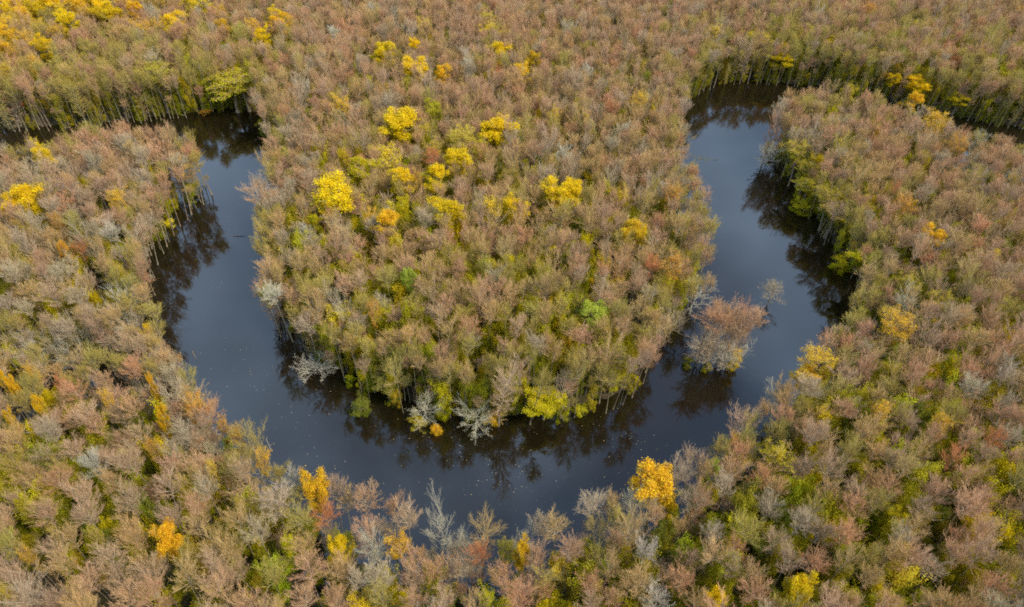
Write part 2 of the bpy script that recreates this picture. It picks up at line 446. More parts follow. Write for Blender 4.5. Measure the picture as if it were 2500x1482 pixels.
def place_tree(k, name, x, y, height, diam, tint, leaf=None, rot=None, lean=(0, 0)):
    """a thing: an Empty at the foot of the tree with its trunk, crown and, where it has leaves, foliage"""
    e = bpy.data.objects.new(name, None); COL.objects.link(e)
    z = float(terrain_z(np.array([[x, y]]))[0])
    e.location = (x, y, max(z, -0.4))
    e.empty_display_size = 0.5
    sx = diam / k.D
    e.scale = (sx, sx, height / k.H)
    rot = random.random() * 6.283 if rot is None else rot
    e.rotation_euler = (Matrix.Rotation(math.atan(math.hypot(*lean)), 3, Vector((-lean[1], lean[0], 0)) if any(lean) else Vector((1, 0, 0))) @ Matrix.Rotation(rot, 3, 'Z')).to_euler()
    t = link('trunk', k.trunk, e); c = link('crown', k.crown, e)
    t['tint'] = [*tint, 1.0]; c['tint'] = [*tint, 1.0]
    if k.src is None: k.src = [t, c]
    if k.leaf is not None:
        f = link('foliage', k.leaf, e); f['tint'] = [*(leaf or LF['yellow']), 1.0]
        if len(k.src) == 2: k.src.append(f)
    return e

# ------------------------------------------------------------------ trees that stand out, read off the photograph
# x, y of the middle of the crown, width in pixels, colour, kind, height in metres, short name when others are found by it
Y, S, P_, N = 'leafy', 'sparse', 'pale', 'bare'
SPECIAL = [
 # inside the bend
 (938,140,42,'yellow',Y,20,''),(1011,178,50,'yellow',Y,20,''),(1012,125,24,'yellow',Y,19,''),(1040,65,30,'yellow',S,20,''),(1205,80,48,'yellow',S,20,''),
 (1190,55,36,'dullyellow',S,20,''),(1215,125,46,'yellow',Y,20,''),(1300,157,32,'gold',Y,20,''),(1270,183,42,'gold',Y,20,''),(1083,193,30,'gold',Y,19,''),
 (838,258,42,'gold',S,20,''),(1060,277,34,'dullyellow',Y,19,''),(980,315,74,'yellow',Y,21,'the broad yellow tree inside the bend'),
 (1198,320,62,'yellow',Y,21,''),(955,390,58,'yellow',S,20,''),(893,425,60,'ygreen',Y,19,''),(805,465,88,'yellow',Y,21,'the wide leftmost yellow cluster tree'),
 (975,443,42,'yellow',Y,20,''),(1117,398,48,'yellow',Y,21,'the compact central yellow tree'),(1068,440,36,'yellow',Y,20,''),(1068,470,30,'yellow',Y,18,''),
 (1122,345,60,'dullyellow',S,20,''),(1020,445,30,'gold',S,20,''),(1085,522,60,'yellow',Y,21,'the round lowest yellow cluster tree'),(1203,515,46,'yellow',S,20,''),(1240,515,46,'yellow',Y,20,''),
 (1370,478,62,'yellow',Y,21,'the large rightmost yellow cluster tree'),(1340,470,44,'yellow',S,20,''),(1398,470,36,'yellow',Y,20,''),(905,530,38,'gold',S,20,''),(945,555,46,'gold',Y,20,''),
 (1553,565,50,'gold',Y,20,'the gold tree near the right arm'),(1352,292,24,'yellow',S,20,''),(1435,318,26,'ygreen',Y,18,''),(1563,253,34,'gold',S,20,''),(1520,485,28,'yellow',S,19,''),
 (1055,370,34,'dullyellow',S,19,''),(985,510,36,'ygreen',Y,17,''),(1170,365,40,'ygreen',S,18,''),(1320,430,30,'ygreen',S,18,''),(1640,480,40,'orange',S,19,''),
 (1437,772,66,'lime',Y,18,'the lime green tree'),(995,690,30,'lime',Y,19,''),(770,560,26,'ygreen',Y,17,''),(1160,525,26,'lime',Y,17,''),(910,765,30,'orange',S,20,''),
 (1335,975,86,'ygreen',Y,9,'the yellow-green tree at the bend tip'),(905,975,74,'green',S,9,''),(1640,655,60,'orange',S,19,''),(1600,640,50,'rust',N,20,''),
 (1015,990,80,'pale',P_,11,'the branchy pale bend-tip tree'),(1160,1045,96,'pale',P_,9,'the pale tree reaching over the water'),
 (775,885,90,'pale',P_,7,'the pale left-arm leaning tree'),(835,770,105,'pale',P_,19,'the big pale tree in the bend'),(1140,790,70,'salmon',N,20,''),(1370,940,72,'grey',P_,15,''),
 (1700,712,80,'pale',P_,10,''),(1650,760,70,'grey',P_,12,''),(1180,660,36,'lime',S,18,''),(745,560,34,'pale',N,20,''),
 # far left
 (460,16,46,'yellow',Y,21,'the big yellow top-edge tree'),(435,66,42,'yellow',Y,20,''),(350,72,50,'gold',S,20,''),(270,42,42,'yellow',Y,20,''),(170,66,34,'yellow',Y,20,''),
 (430,78,30,'yellow',S,20,''),(545,75,26,'gold',Y,19,''),(645,97,28,'yellow',Y,20,''),(665,45,28,'yellow',Y,20,''),(690,70,40,'gold',Y,20,''),(620,72,32,'gold',S,20,''),(712,62,26,'gold',S,19,''),
 (112,119,28,'yellow',Y,20,'the lone far-left yellow tree'),(130,22,46,'yellow',Y,20,''),(62,16,40,'gold',S,20,''),(205,8,34,'yellow',Y,20,''),(28,62,44,'yellow',S,20,''),(18,88,36,'gold',Y,20,''),
 (95,66,36,'gold',S,20,''),(150,32,34,'yellow',S,20,''),(240,18,36,'yellow',Y,20,''),(185,22,34,'gold',Y,20,''),(255,30,34,'yellow',Y,20,''),(140,86,34,'gold',S,20,''),(330,35,34,'gold',Y,20,''),
 (395,60,34,'gold',S,20,''),(70,100,36,'gold',S,20,''),(10,120,30,'gold',Y,20,''),(30,20,36,'yellow',Y,20,''),(385,8,30,'gold',S,20,''),(540,30,28,'gold',S,20,''),(60,48,34,'gold',Y,20,''),
 (8,40,30,'yellow',Y,20,''),(95,30,34,'yellow',Y,20,''),(160,58,28,'yellow',Y,20,''),(305,8,34,'gold',S,20,''),(210,40,28,'gold',S,20,''),(30,130,30,'gold',S,19,''),(15,178,26,'yellow',S,19,''),
 (540,205,90,'ygreen',S,16,'the olive green left-pool tree'),(480,175,70,'pale',P_,15,''),(590,190,60,'olive',S,15,''),(90,158,24,'gold',S,19,''),(380,180,70,'olive',S,17,''),(340,130,46,'rosy',N,21,''),
 # left bank
 (60,480,64,'yellow',Y,21,'the bright yellow left-bank tree'),(35,524,42,'yellow',Y,18,''),(100,394,34,'yellow',Y,21,''),(75,345,26,'yellow',S,20,''),(158,628,28,'orange',Y,19,''),(285,492,36,'gold',S,19,''),
 (145,552,26,'orange',S,19,''),(190,605,46,'rust',N,19,''),(460,325,60,'pale',P_,16,''),(490,360,50,'salmon',N,20,''),(70,845,80,'pale',P_,15,'the branchy pale gully tree'),(130,835,70,'pale',P_,16,''),
 (330,800,90,'grey',P_,17,''),(275,735,80,'pale',P_,18,''),(130,720,66,'mauve',N,20,''),(430,400,34,'gold',S,17,''),(275,560,50,'pale',N,20,''),
 # near bank, left to right
 (145,935,30,'rust',N,19,''),(42,960,26,'gold',Y,19,''),(85,925,40,'gold',S,19,''),(12,940,26,'gold',Y,19,''),(95,1000,26,'gold',Y,18,''),(38,1035,24,'gold',Y,18,''),(372,955,20,'gold',Y,19,''),(270,985,34,'gold',S,19,''),
 (462,992,66,'orange',S,19,'the orange-topped tree on the near bank'),(398,1032,30,'gold',Y,18,''),(588,1056,44,'orange',S,19,''),(560,1040,34,'orange',S,18,''),(655,1100,40,'gold',S,18,''),(375,1095,32,'orange',S,18,''),
 (765,1212,64,'gold',Y,19,'the orange-gold tree on the near bank'),(795,1268,70,'rust',N,18,''),(815,1200,60,'mauve',N,20,''),(905,1210,76,'rosy',N,20,''),(520,1160,28,'yellow',S,18,''),(695,1170,60,'pale',N,20,''),
 (828,1342,54,'yellow',Y,15,'the clumpy round yellow tree'),(412,1332,62,'gold',Y,19,'the golden tree at lower left'),(75,1358,32,'gold',S,19,''),(880,1472,100,'yellow',S,14,'the bright yellow bottom-edge tree'),
 (240,1315,34,'dullyellow',S,18,''),(110,1195,60,'ygreen',S,17,''),(70,1250,30,'dullyellow',Y,17,''),(30,1455,40,'dullyellow',S,18,''),(1075,1278,88,'pale',P_,19,'the white-limbed tree on the near bank'),
 (1118,1330,80,'pale',P_,18,'the tall pale dark-trunked tree'),(1275,1372,42,'gold',Y,17,'the small golden tree at bottom centre'),(1180,1355,58,'rust',N,18,'the rust red tree at bottom centre'),(1060,1360,66,'salmon',N,18,''),
 (1275,1280,60,'pale',P_,18,''),(1240,1345,50,'ygreen',S,14,''),(1430,1350,44,'ygreen',Y,12,''),(1595,1172,94,'gold',Y,20,'the big golden near-bank tree'),(1632,1235,44,'yellow',Y,14,''),
 (1712,1128,30,'lime',Y,17,'the light green near-bank tree'),(1545,1215,50,'pale',N,20,''),(975,1330,60,'gold',S,18,''),(1770,1070,30,'gold',S,18,''),(1890,960,60,'pale',P_,13,'the pale tree overhanging the right water'),
 (1990,880,84,'gold',S,17,'the golden-leaved tree on the right bank'),(1970,912,56,'gold',Y,14,''),(1935,1455,64,'yellow',Y,18,'the yellow tree at lower right'),(1735,1465,50,'yellow',Y,16,''),(2190,1195,66,'salmon',N,20,''),
 (2098,1243,74,'salmon',N,20,''),(1800,1355,66,'salmon',N,19,''),(1825,1210,60,'olive',S,16,''),(1900,1120,70,'ygreen',S,17,''),(2140,1015,44,'gold',S,18,''),(2180,1265,46,'ygreen',Y,15,''),(2050,1450,44,'ygreen',S,18,''),
 (1920,1190,50,'ygreen',Y,13,''),(2010,1290,50,'ygreen',Y,13,''),(2400,1140,44,'ygreen',Y,14,''),(2150,1465,50,'ygreen',Y,14,''),(1330,1455,50,'salmon',N,18,''),(1500,1330,50,'rosy',N,19,''),
 (1820,1460,90,'salmon',N,19,''),(590,1240,34,'dullyellow',S,18,''),
 # right
 (2190,802,86,'gold',S,19,'the orange-gold tree on the right'),(2275,590,42,'gold',Y,19,''),(2300,735,60,'dullyellow',S,18,''),(2215,700,50,'dullyellow',S,18,''),(2085,620,66,'ygreen',Y,13,'the yellow-green tree above the right reflections'),
 (2000,505,70,'ygreen',S,13,''),(1930,400,50,'ygreen',S,15,''),(1930,440,52,'ygreen',S,11,''),(2010,470,50,'dullyellow',S,16,''),(1880,370,56,'pale',P_,12,'the pale tree by the right pool'),(1960,360,44,'dullyellow',S,17,''),
 (2285,303,54,'gold',S,20,''),(2233,243,34,'gold',Y,20,''),(2335,362,40,'orange',S,20,''),(2070,212,26,'dullyellow',Y,19,''),(2345,255,34,'yellow',Y,9,''),(2230,192,44,'yellow',Y,12,''),(2178,185,26,'yellow',Y,12,''),
 (2430,186,32,'dullyellow',Y,16,''),(1905,142,52,'yellow',Y,11,'the yellow tree behind the right pool'),(1858,98,52,'ygreen',Y,16,''),(1840,95,30,'dullyellow',Y,16,''),(1990,88,50,'olive',S,18,''),(2045,100,46,'ygreen',Y,14,''),
 (1740,85,36,'dullyellow',S,18,''),(2120,30,30,'orange',S,19,''),(2488,30,30,'orange',S,19,''),(2440,1290,60,'grey',P_,18,''),(2290,1040,50,'gold',S,18,''),(2350,330,40,'salmon',N,20,''),(2200,510,40,'orange',S,18,''),
 (2470,1060,60,'grey',N,20,''),(2470,560,46,'rosy',N,20,''),
 # the islet of trees and the lone tree standing in the river
]
ISLET = [(1775,770,82,'rosy',N,19,'the tallest tree of the islet'),(1725,790,76,'salmon',N,17.5,''),(1730,840,88,'grey',P_,13,''),(1775,835,84,'pale',P_,12,''),(1812,790,70,'mauve',N,17,''),
 (1700,815,70,'grey',P_,12,''),(1750,750,64,'rosy',N,18,''),(1800,750,66,'salmon',N,18.5,''),(1830,770,56,'rosy',N,16,''),(1745,815,66,'grey',N,14,''),(1790,820,66,'mauve',N,15,''),
 (1690,850,60,'grey',N,10,''),(1765,860,70,'pale',N,9,''),(1800,852,36,'yellow',Y,7,''),(1725,885,22,'ygreen',Y,3,'')]
LONE = [(1882,708,62,'grey',N,9.5,'the lone tree standing in the river')]

trees = []         # every special tree that stands: dict
def special(row, base=None):
    px, py, w, colr, kind, h, short = row
    zc = h * (0.84 if kind in (Y, S, N) else 0.72)
    p = unproj(px, py, zc)
    if base is not None: p = unproj(*base, 0)
    depth = proj(np.array([[p[0], p[1], zc]]))[2][0]
    diam = w * depth / F_PX * ((1.3 if py < 620 else 0.9 if px < 700 and w < 50 else 1.05) if kind in (Y, S) else 1.1 if kind == P_ else 0.95)
    if kind in (Y, S) and h > 16: h += 1.8
    trees.append(dict(x=p[0], y=p[1], h=h, d=diam, col=colr, kind=kind, short=short, px=px, py=py, islet=base is not None))
for row in SPECIAL: special(row)
for row, b in zip(ISLET, [(1752,880),(1700,884),(1722,903),(1745,896),(1782,886),(1697,893),(1727,876),(1770,872),(1790,878),(1712,893),(1765,893),(1703,900),(1752,903),(1785,900),(1722,904)]): special((row[0] - 6, row[1], row[2] * 1.04, row[3], row[4], row[5] * (1.12 if row[4] == N else 1.0), row[6]), b)
special(LONE[0], (1873, 745))

# nobody stands in mid-river: move strays to the bank
for t in trees:
    if t['islet']: continue
    for _ in range(60):
        P = np.array([[t['x'], t['y']]])
        d = ground_dist(P)[0]
        lim = -1.5 if t['kind'] == P_ else 0.2
        if d >= lim: break
        g = np.array([ground_dist(P + [[0.5, 0]])[0] - d, ground_dist(P + [[0, 0.5]])[0] - d])
        g = g / max(np.hypot(*g), 1e-6)
        t['x'] += g[0] * 0.7; t['y'] += g[1] * 0.7

# ------------------------------------------------------------------ the rest of the forest: positions
def blob(x, y, cx, cy, sx, sy): return np.exp(-((x - cx) / sx) ** 2 - ((y - cy) / sy) ** 2)
def green_at(x, y):
    return (0.36 + 0.9 * blob(x, y, 1130, 650, 420, 330) + 0.8 * blob(x, y, 2080, 1300, 420, 300) + 0.45 * blob(x, y, 2010, 530, 200, 190)
        + 0.95 * blob(x, y, 2150, 210, 460, 90) + 0.5 * blob(x, y, 1200, 990, 420, 140) + 0.35 * blob(x, y, 150, 1300, 320, 240) + 0.45 * blob(x, y, 560, 250, 140, 90)
        + 0.35 * blob(x, y, 250, 280, 300, 60) + 0.5 * blob(x, y, 2350, 800, 220, 260) + 0.4 * blob(x, y, 1500, 1450, 300, 120))

cell = 2.0
grid = {}
def free(x, y, r):
    n = int(math.ceil(5.5 / cell)); i, j = int(x // cell), int(y // cell)
    for a in range(i - n, i + n + 1):
        for b in range(j - n, j + n + 1):
            for (u, v, q) in grid.get((a, b), ()):
                if (u - x) ** 2 + (v - y) ** 2 < ((q + r) * 0.5) ** 2: return False
    return True
def put(x, y, r): grid.setdefault((int(x // cell), int(y // cell)), []).append((x, y, r))
for t in trees: put(t['x'], t['y'], min(t['d'], 7.0) * (0.85 if t['h'] > 14 and t['kind'] != P_ else 0.55))
cand = np.column_stack([rng.uniform(-330, 330, 260000), rng.uniform(20, 420, 260000)])
u, v, dz = proj(np.column_stack([cand, np.full(len(cand), 18.0)]))
keep = (dz > 5) & (u > -220) & (u < 2720) & (v > -170) & (v < 1720)
cand = cand[keep]
dist = ground_dist(cand)
keep = dist > -0.9
cand, dist = cand[keep], dist[keep]
u, v, dz = proj(np.column_stack([cand, np.zeros(len(cand))]))
size = 3.45 + 1.5 * rng.random(len(cand)) ** 1.5 - 1.0 * (dist < 6) + 0.1 * (cand[:, 1] < 125)
canopy = []
flood_c = FLOODS[0][0]
for i in range(len(cand)):
    x, y = cand[i]; s = size[i]
    for c, r in FLOODS[:3]:
        if (x - c[0]) ** 2 + (y - c[1]) ** 2 < r * r: s = s * 1.0
    if free(x, y, s * 0.90):
        put(x, y, s * 0.90); canopy.append(i)
canopy = np.array(canopy)
cx, cy, cs, cd = cand[canopy, 0], cand[canopy, 1], size[canopy], dist[canopy]
cu, cv_, cdz = u[canopy], v[canopy], dz[canopy]
ch = 20.3 + 1.3 * rng.normal(size=len(cx)).clip(-2, 2)
ch += (value_noise(np.column_stack([cx, cy]), 40, 9) - 0.5) * 3
# colour words for the bare trees, by place
def bare_colour(x, y, r):
    w = {'rosy': 1.0 + 1.2 * blob(x, y, 1900, 0, 900, 250) + 0.8 * blob(x, y, 600, 100, 500, 200) + 0.6 * blob(x, y, 2400, 450, 300, 300),
         'tawny': 1.0 + 1.0 * blob(x, y, 1200, 800, 450, 350) + 0.5 * blob(x, y, 2200, 1100, 400, 400),
         'grey': 0.30 + 1.0 * blob(x, y, 300, 750, 350, 250) + 1.2 * blob(x, y, 700, 550, 110, 260) + 1.6 * blob(x, y, 1100, 1350, 500, 90) + 0.8 * blob(x, y, 600, 1080, 260, 120) + 0.8 * blob(x, y, 1900, 1050, 160, 120),
         'olive': 0.25 + 0.7 * blob(x, y, 1200, 930, 420, 180) + 0.5 * blob(x, y, 2100, 280, 450, 90) + 0.3 * blob(x, y, 2000, 500, 160, 160),
         'mauve': 0.6 + 0.5 * blob(x, y, 300, 1150, 500, 250) + 0.5 * blob(x, y, 1500, 100, 900, 200),
         'pale': 0.03 + 0.3 * blob(x, y, 1150, 1380, 500, 70) + 0.12 * blob(x, y, 700, 550, 110, 260), 'salmon': 0.14, 'rust': 0.02}
    w['olive'] += 2.6 * blob(x, y, 1900, 190, 260, 60) + 2.6 * blob(x, y, 2300, 250, 260, 60) + 2.2 * blob(x, y, 350, 270, 380, 60) + 1.0 * blob(x, y, 1150, 960, 350, 110)
    ks = list(w); p = np.array([w[k] for k in ks]); p /= p.sum()
    return ks[r.choice(len(ks), p=p)]
ccol = [bare_colour(a, b, rng) for a, b in zip(cu, cv_)]
def river_lean(x, y, d):
    if d > 7: return (0.0, 0.0)
    P = np.array([[x, y], [x + .5, y], [x, y + .5]]); g = ground_dist(P)
    g = np.array([g[1] - g[0], g[2] - g[0]]); n = np.hypot(*g)
    if n < 1e-6: return (0.0, 0.0)
    k = -(0.03 + 0.06 * random.random()) * (1 - d / 9)
    return (g[0] / n * k, g[1] / n * k)

# which of them show largest in the photograph: those are things of their own, the rest one mass
pu, pv, pz = proj(np.column_stack([cx, cy, ch * 0.82]))
score = np.where((pu > -10) & (pu < 2510) & (pv > 0) & (pv < 1490), cs / pz, 0)
N_BARE_SPECIAL = sum(t['kind'] == N for t in trees)
hero = np.argsort(-score)[:300 - N_BARE_SPECIAL]
is_hero = np.zeros(len(cx), bool); is_hero[hero] = True

# ------------------------------------------------------------------ labels: found by the nearest landmark tree
DIRS = ['right', 'lower right', 'below', 'lower left', 'left', 'upper left', 'above', 'upper right']
PHRASE = {'right': 'right of', 'left': 'left of', 'below': 'below', 'above': 'above', 'lower right': 'below right of',
          'lower left': 'below left of', 'upper left': 'above left of', 'upper right': 'above right of'}
ORD = ['nearest', 'second', 'third', 'fourth', 'fifth', 'sixth', 'seventh', 'eighth', 'ninth', 'tenth', 'eleventh', 'twelfth', 'thirteenth']
anchors = [(t['px'], t['py'], t['short']) for t in trees if t['short']]
pending = []     # (object, look, px, py)
def resolve_labels():
    buckets = {}
    for o, look, px, py in pending:
        best = min(anchors, key=lambda a: (a[0] - px) ** 2 + (a[1] - py) ** 2)
        dx, dy = px - best[0], py - best[1]
        dd = DIRS[int(round(math.degrees(math.atan2(dy, dx)) / 45)) % 8]
        buckets.setdefault((look, dd, best[2]), []).append((math.hypot(dx, dy), o))
    for (look, dd, a), lst in buckets.items():
        lst.sort(key=lambda q: q[0])
        for i, (_, o) in enumerate(lst):
            short = a[4:] if False else a
            if len(lst) == 1: o['label'] = f'{look} {PHRASE[dd]} {short}'
            else: o['label'] = f'{look}, {ORD[min(i, 12)]} {PHRASE[dd]} {short}'

NAME = {Y: {'yellow': 'yellow_tree', 'gold': 'golden_tree', 'orange': 'orange_tree', 'lime': 'green_tree', 'green': 'green_tree', 'ygreen': 'green_tree',
            'olive': 'green_tree', 'dullyellow': 'yellow_tree'}}
def lean_of(t):
    d = ground_dist(np.array([[t['x'], t['y']]]))[0]
    return river_lean(t['x'], t['y'], d) if not t['islet'] else (random.uniform(-.05, .03), random.uniform(-.03, .04))
cnt = {}
for t in trees:
    kd, c = t['kind'], t['col']
    r = np.random.default_rng(int(abs(t['px'] * 7 + t['py'] * 13)) + 5)
    i = cnt[kd] = cnt.get(kd, -1) + 1
    ln = lean_of(t)
    if kd in (Y, S):
        k = (LEAFY if kd == Y else SPARSE)[i % (len(LEAFY) if kd == Y else len(SPARSE))]
        if t['h'] <= 8: k = SHRUB[i % 5]
        tw = TW['tawny' if kd == S else 'olive']
        nm = 'leafy_bush' if t['h'] <= 8 else NAME[Y][c]
        o = place_tree(k, nm, t['x'], t['y'], t['h'], t['d'], jitter(tw, r), jitter(LF[c], r, 0.07), lean=ln)
        look = ('small ' if t['h'] <= 8 else '') + LWORD[c] + (' tree in thin leaf' if kd == S else ' leafy bush' if t['h'] <= 8 else ' leafy tree')
        g = 'trees with yellow, orange or green leaves'
        cat = 'bush' if t['h'] <= 8 else 'tree'
    elif kd == P_:
        k = PALE[i % len(PALE)]
        if t['h'] < 12: ln = (ln[0] * 3.0, ln[1] * 3.0)
        o = place_tree(k, 'gnarled_tree', t['x'], t['y'], t['h'], t['d'], jitter(TW[c], r, 0.05), lean=ln)
        look = f'crooked {TWORD[c]} leafless tree'; g = 'pale crooked leafless trees'; cat = 'tree'
    else:
        k = ROUND[i % 3] if t['h'] <= 12 or (t['islet'] and i % 2) else BARE[i % NB]
        o = place_tree(k, 'bare_tree', t['x'], t['y'], t['h'], t['d'], jitter(TW[c], r, 0.05), lean=ln)
        look = f'{TWORD[c]} leafless tree'; g = 'bare trees of the flooded forest'; cat = 'tree'
    tag(o, None, cat, g)
    if t['short']:
        t['obj'] = o; o['label'] = t['short'][4:]
    else:
        pending.append((o, look, t['px'], t['py']))
FULL = {
 'the tallest tree of the islet': 'rosy brown leafless tree, tallest on the islet in the right arm of the river',
 'the lone tree standing in the river': 'small olive grey leafless tree standing alone in the river right of the islet',
 'the lime green tree': 'lime green leafy tree above the right side of the tip of the bend',
 'the compact central yellow tree': 'compact bright yellow tree in the middle of the yellow cluster inside the bend',
 'the broad yellow tree inside the bend': 'broad bright yellow tree at the upper left of the yellow cluster inside the bend',
 'the wide leftmost yellow cluster tree': 'wide bright yellow tree, leftmost of the yellow cluster inside the bend',
 'the round lowest yellow cluster tree': 'round bright yellow tree, lowest of the yellow cluster inside the bend',
 'the large rightmost yellow cluster tree': 'large bright yellow tree, rightmost of the yellow cluster inside the bend',
 'the big golden near-bank tree': 'big golden orange tree at the water edge on the near bank, right of centre',
 'the white-limbed tree on the near bank': 'white-limbed leafless tree rising above the others at the middle of the near bank',
 'the golden tree at lower left': 'dense golden tree among bare crowns in the lower left of the forest',
 'the branchy pale bend-tip tree': 'branchy pale leafless tree at the waterline on the tip of the bend',
 'the pale tree reaching over the water': 'pale leafless tree reaching out over the water at the tip of the bend',
 'the pale left-arm leaning tree': 'pale leafless tree leaning low over the left arm of the river',
 'the big pale tree in the bend': 'big pale leafless tree with arching limbs, lower left inside the bend',
 'the big yellow top-edge tree': 'big bright yellow tree by the top edge in the far left forest',
 'the lone far-left yellow tree': 'bright yellow tree standing apart among bare crowns in the far left forest',
 'the olive green left-pool tree': 'olive green tree in thin leaf standing over the far shore of the left pool',
 'the bright yellow left-bank tree': 'wide bright yellow tree near the left edge on the left bank',
 'the branchy pale gully tree': 'branchy pale leafless tree above the dark gully at the left edge',
 'the clumpy round yellow tree': 'bright yellow tree in round clumps beside a dark hollow on the near bank',
 'the bright yellow bottom-edge tree': 'broad bright yellow leafy tree cut by the bottom edge left of centre',
 'the tall pale dark-trunked tree': 'tall pale leafless tree with a dark trunk standing in water on the near bank',
 'the light green near-bank tree': 'small light green tree on the near bank right of the big golden tree',
 'the yellow-green tree at the bend tip': 'big yellow-green leafy tree at the waterline on the tip of the bend',
 'the yellow tree behind the right pool': 'yellow tree hanging low in the forest wall behind the right pool',
 'the pale tree by the right pool': 'pale leafless tree hanging over the water below the right pool',
}
for t in trees:
    if t['short'] in FULL: t['obj']['label'] = FULL[t['short']]

for i in np.where(is_hero)[0]:
    c = ccol[i]
    r = np.random.default_rng(9000 + int(i))
    k = SLIM[int(r.integers(5))] if cd[i] < 6 and r.random() < 0.75 else BARE[int(r.integers(NB))]
    o = place_tree(k, 'bare_tree', cx[i], cy[i], ch[i], cs[i] * 1.07 + (1.0 if cd[i] < 6 else 0), jitter(TW[c], r), lean=river_lean(cx[i], cy[i], cd[i]))
    tag(o, None, 'tree', 'bare trees of the flooded forest')
    pending.append((o, f'{TWORD[c]} leafless tree', float(pu[i]), float(pv[i])))
resolve_labels()

# waterline bushes with leaves, and one patch of bank litter, each a thing
BUSH = [(652,318,30,'green',3.5,'mossy green bush at the right end of the left pool'),(640,300,24,'olive',3,'olive bush beside the far right corner of the left pool'),
 (1020,1030,34,'dullyellow',4,'dull yellow bush hanging over the water left of the bend tip'),(1200,1015,36,'gold',4,'golden bush right behind the pale tree over the water'),
 (1065,1045,24,'gold',3,'small golden bush at the waterline at the bend tip'),(1960,500,46,'ygreen',5,'yellow-green bush leaning over the right arm at its upper bank'),
 (2060,640,40,'ygreen',5,'yellow-green bush over the trunk reflections on the right bank'),(1640,310,26,'gold',4,'golden bush at the left edge of the right pool'),
 (500,270,22,'orange',2,'orange brown leaf litter on the far shore of the left pool'),(880,985,40,'green',5,'mossy green bush at the waterline at lower left of the bend'),  # the orange brown one stands in for bank leaf litter, built as a bush
 (398,545,18,'dullyellow',2,'tiny yellow bush between the trunks on the left bank'),(1680,880,22,'olive',3,'olive bush at the foot of the islet trees')]
for q, (px, py, w, c, h, lab) in enumerate(BUSH):
    p = unproj(px, py, h * 0.6); r = np.random.default_rng(50 + q)
    P = np.array([[p[0], p[1]]])
    dd = w * proj(p)[2][0] / F_PX
    o = place_tree(SHRUB[q % 5], 'leafy_bush', p[0], p[1], h, dd * 1.2, jitter(TW['olive'], r), jitter(LF[c], r))
    tag(o, lab, 'bush', 'leafy bushes along the waterline')

# ------------------------------------------------------------------ geometry nodes: one mass out of points and the trees' own meshes
def scatter(name, label, kinds, pts, rot, scl, tint, pick):
    me = bpy.data.meshes.new(name)
    n = len(pts)
    me.vertices.add(n); me.vertices.foreach_set('co', np.asarray(pts, np.float32).ravel())
    for nm, typ, arr, key in (('rot', 'FLOAT_VECTOR', rot, 'vector'), ('scl', 'FLOAT_VECTOR', scl, 'vector'), ('tint', 'FLOAT_COLOR', tint, 'color'), ('pick', 'INT', pick, 'value')):
        a = me.attributes.new(nm, typ, 'POINT')
        a.data.foreach_set(key, np.asarray(arr, np.int32 if typ == 'INT' else np.float32).ravel())
    o = link(name, me); tag(o, label, None, None, 'stuff')
    g = bpy.data.node_groups.new(name, 'GeometryNodeTree')
    g.interface.new_socket('Geometry', in_out='INPUT', socket_type='NodeSocketGeometry')
    g.interface.new_socket('Geometry', in_out='OUTPUT', socket_type='NodeSocketGeometry')
    N_, L_ = g.nodes, g.links
    gi, go = N_.new('NodeGroupInput'), N_.new('NodeGroupOutput')
    mtp = N_.new('GeometryNodeMeshToPoints'); L_.new(gi.outputs[0], mtp.inputs['Mesh'])
    iop = N_.new('GeometryNodeInstanceOnPoints'); L_.new(mtp.outputs[0], iop.inputs['Points'])
    iop.inputs['Pick Instance'].default_value = True
    jn = N_.new('GeometryNodeJoinGeometry')
    for k in kinds:
        j2 = N_.new('GeometryNodeJoinGeometry')
        for s in k.src:
            oi = N_.new('GeometryNodeObjectInfo'); oi.transform_space = 'ORIGINAL'; oi.inputs['Object'].default_value = s
            L_.new(oi.outputs['Geometry'], j2.inputs[0])
        gti = N_.new('GeometryNodeGeometryToInstance'); L_.new(j2.outputs[0], gti.inputs[0]); L_.new(gti.outputs[0], jn.inputs[0])
    L_.new(jn.outputs[0], iop.inputs['Instance'])
    def na(nm, dt):
        x = N_.new('GeometryNodeInputNamedAttribute'); x.data_type = dt; x.inputs['Name'].default_value = nm; return x.outputs['Attribute']
    L_.new(na('rot', 'FLOAT_VECTOR'), iop.inputs['Rotation']); L_.new(na('scl', 'FLOAT_VECTOR'), iop.inputs['Scale'])
    L_.new(na('pick', 'INT'), iop.inputs['Instance Index'])
    L_.new(iop.outputs[0], go.inputs[0])
    md = o.modifiers.new('scatter', 'NODES'); md.node_group = g
    return o

rest = np.where(~is_hero)[0]
def euler_of(lean, rz):
    m = Matrix.Rotation(math.atan(math.hypot(*lean)), 3, Vector((-lean[1], lean[0], 0)) if (lean[0] or lean[1]) else Vector((1, 0, 0))) @ Matrix.Rotation(rz, 3, 'Z')
    return tuple(m.to_euler())
pts, rot, scl, tin, pick = [], [], [], [], []
KINDS = BARE + SLIM
def add(x, y, h, d, ki, colr, lean):
    k = KINDS[ki]
    pts.append((x, y, 0)); rot.append(euler_of(lean, random.random() * 6.283))
    s = d / k.D * random.uniform(0.95, 1.12); scl.append((s, s, h / k.H)); tin.append((*jitter(TW[colr], rng), 1)); pick.append(ki)
for i in rest:
    l0 = river_lean(cx[i], cy[i], cd[i]); l0 = (l0[0] + rng.normal() * 0.03, l0[1] + rng.normal() * 0.03)
    edge = cd[i] < 6 and rng.random() < 0.78
    add(cx[i], cy[i], ch[i], cs[i] * 1.07 + (1.0 if cd[i] < 6 else 0), NB + int(rng.integers(5)) if edge else int(rng.integers(NB)), 'olive' if edge and rng.random() < 0.4 else ccol[i], l0)
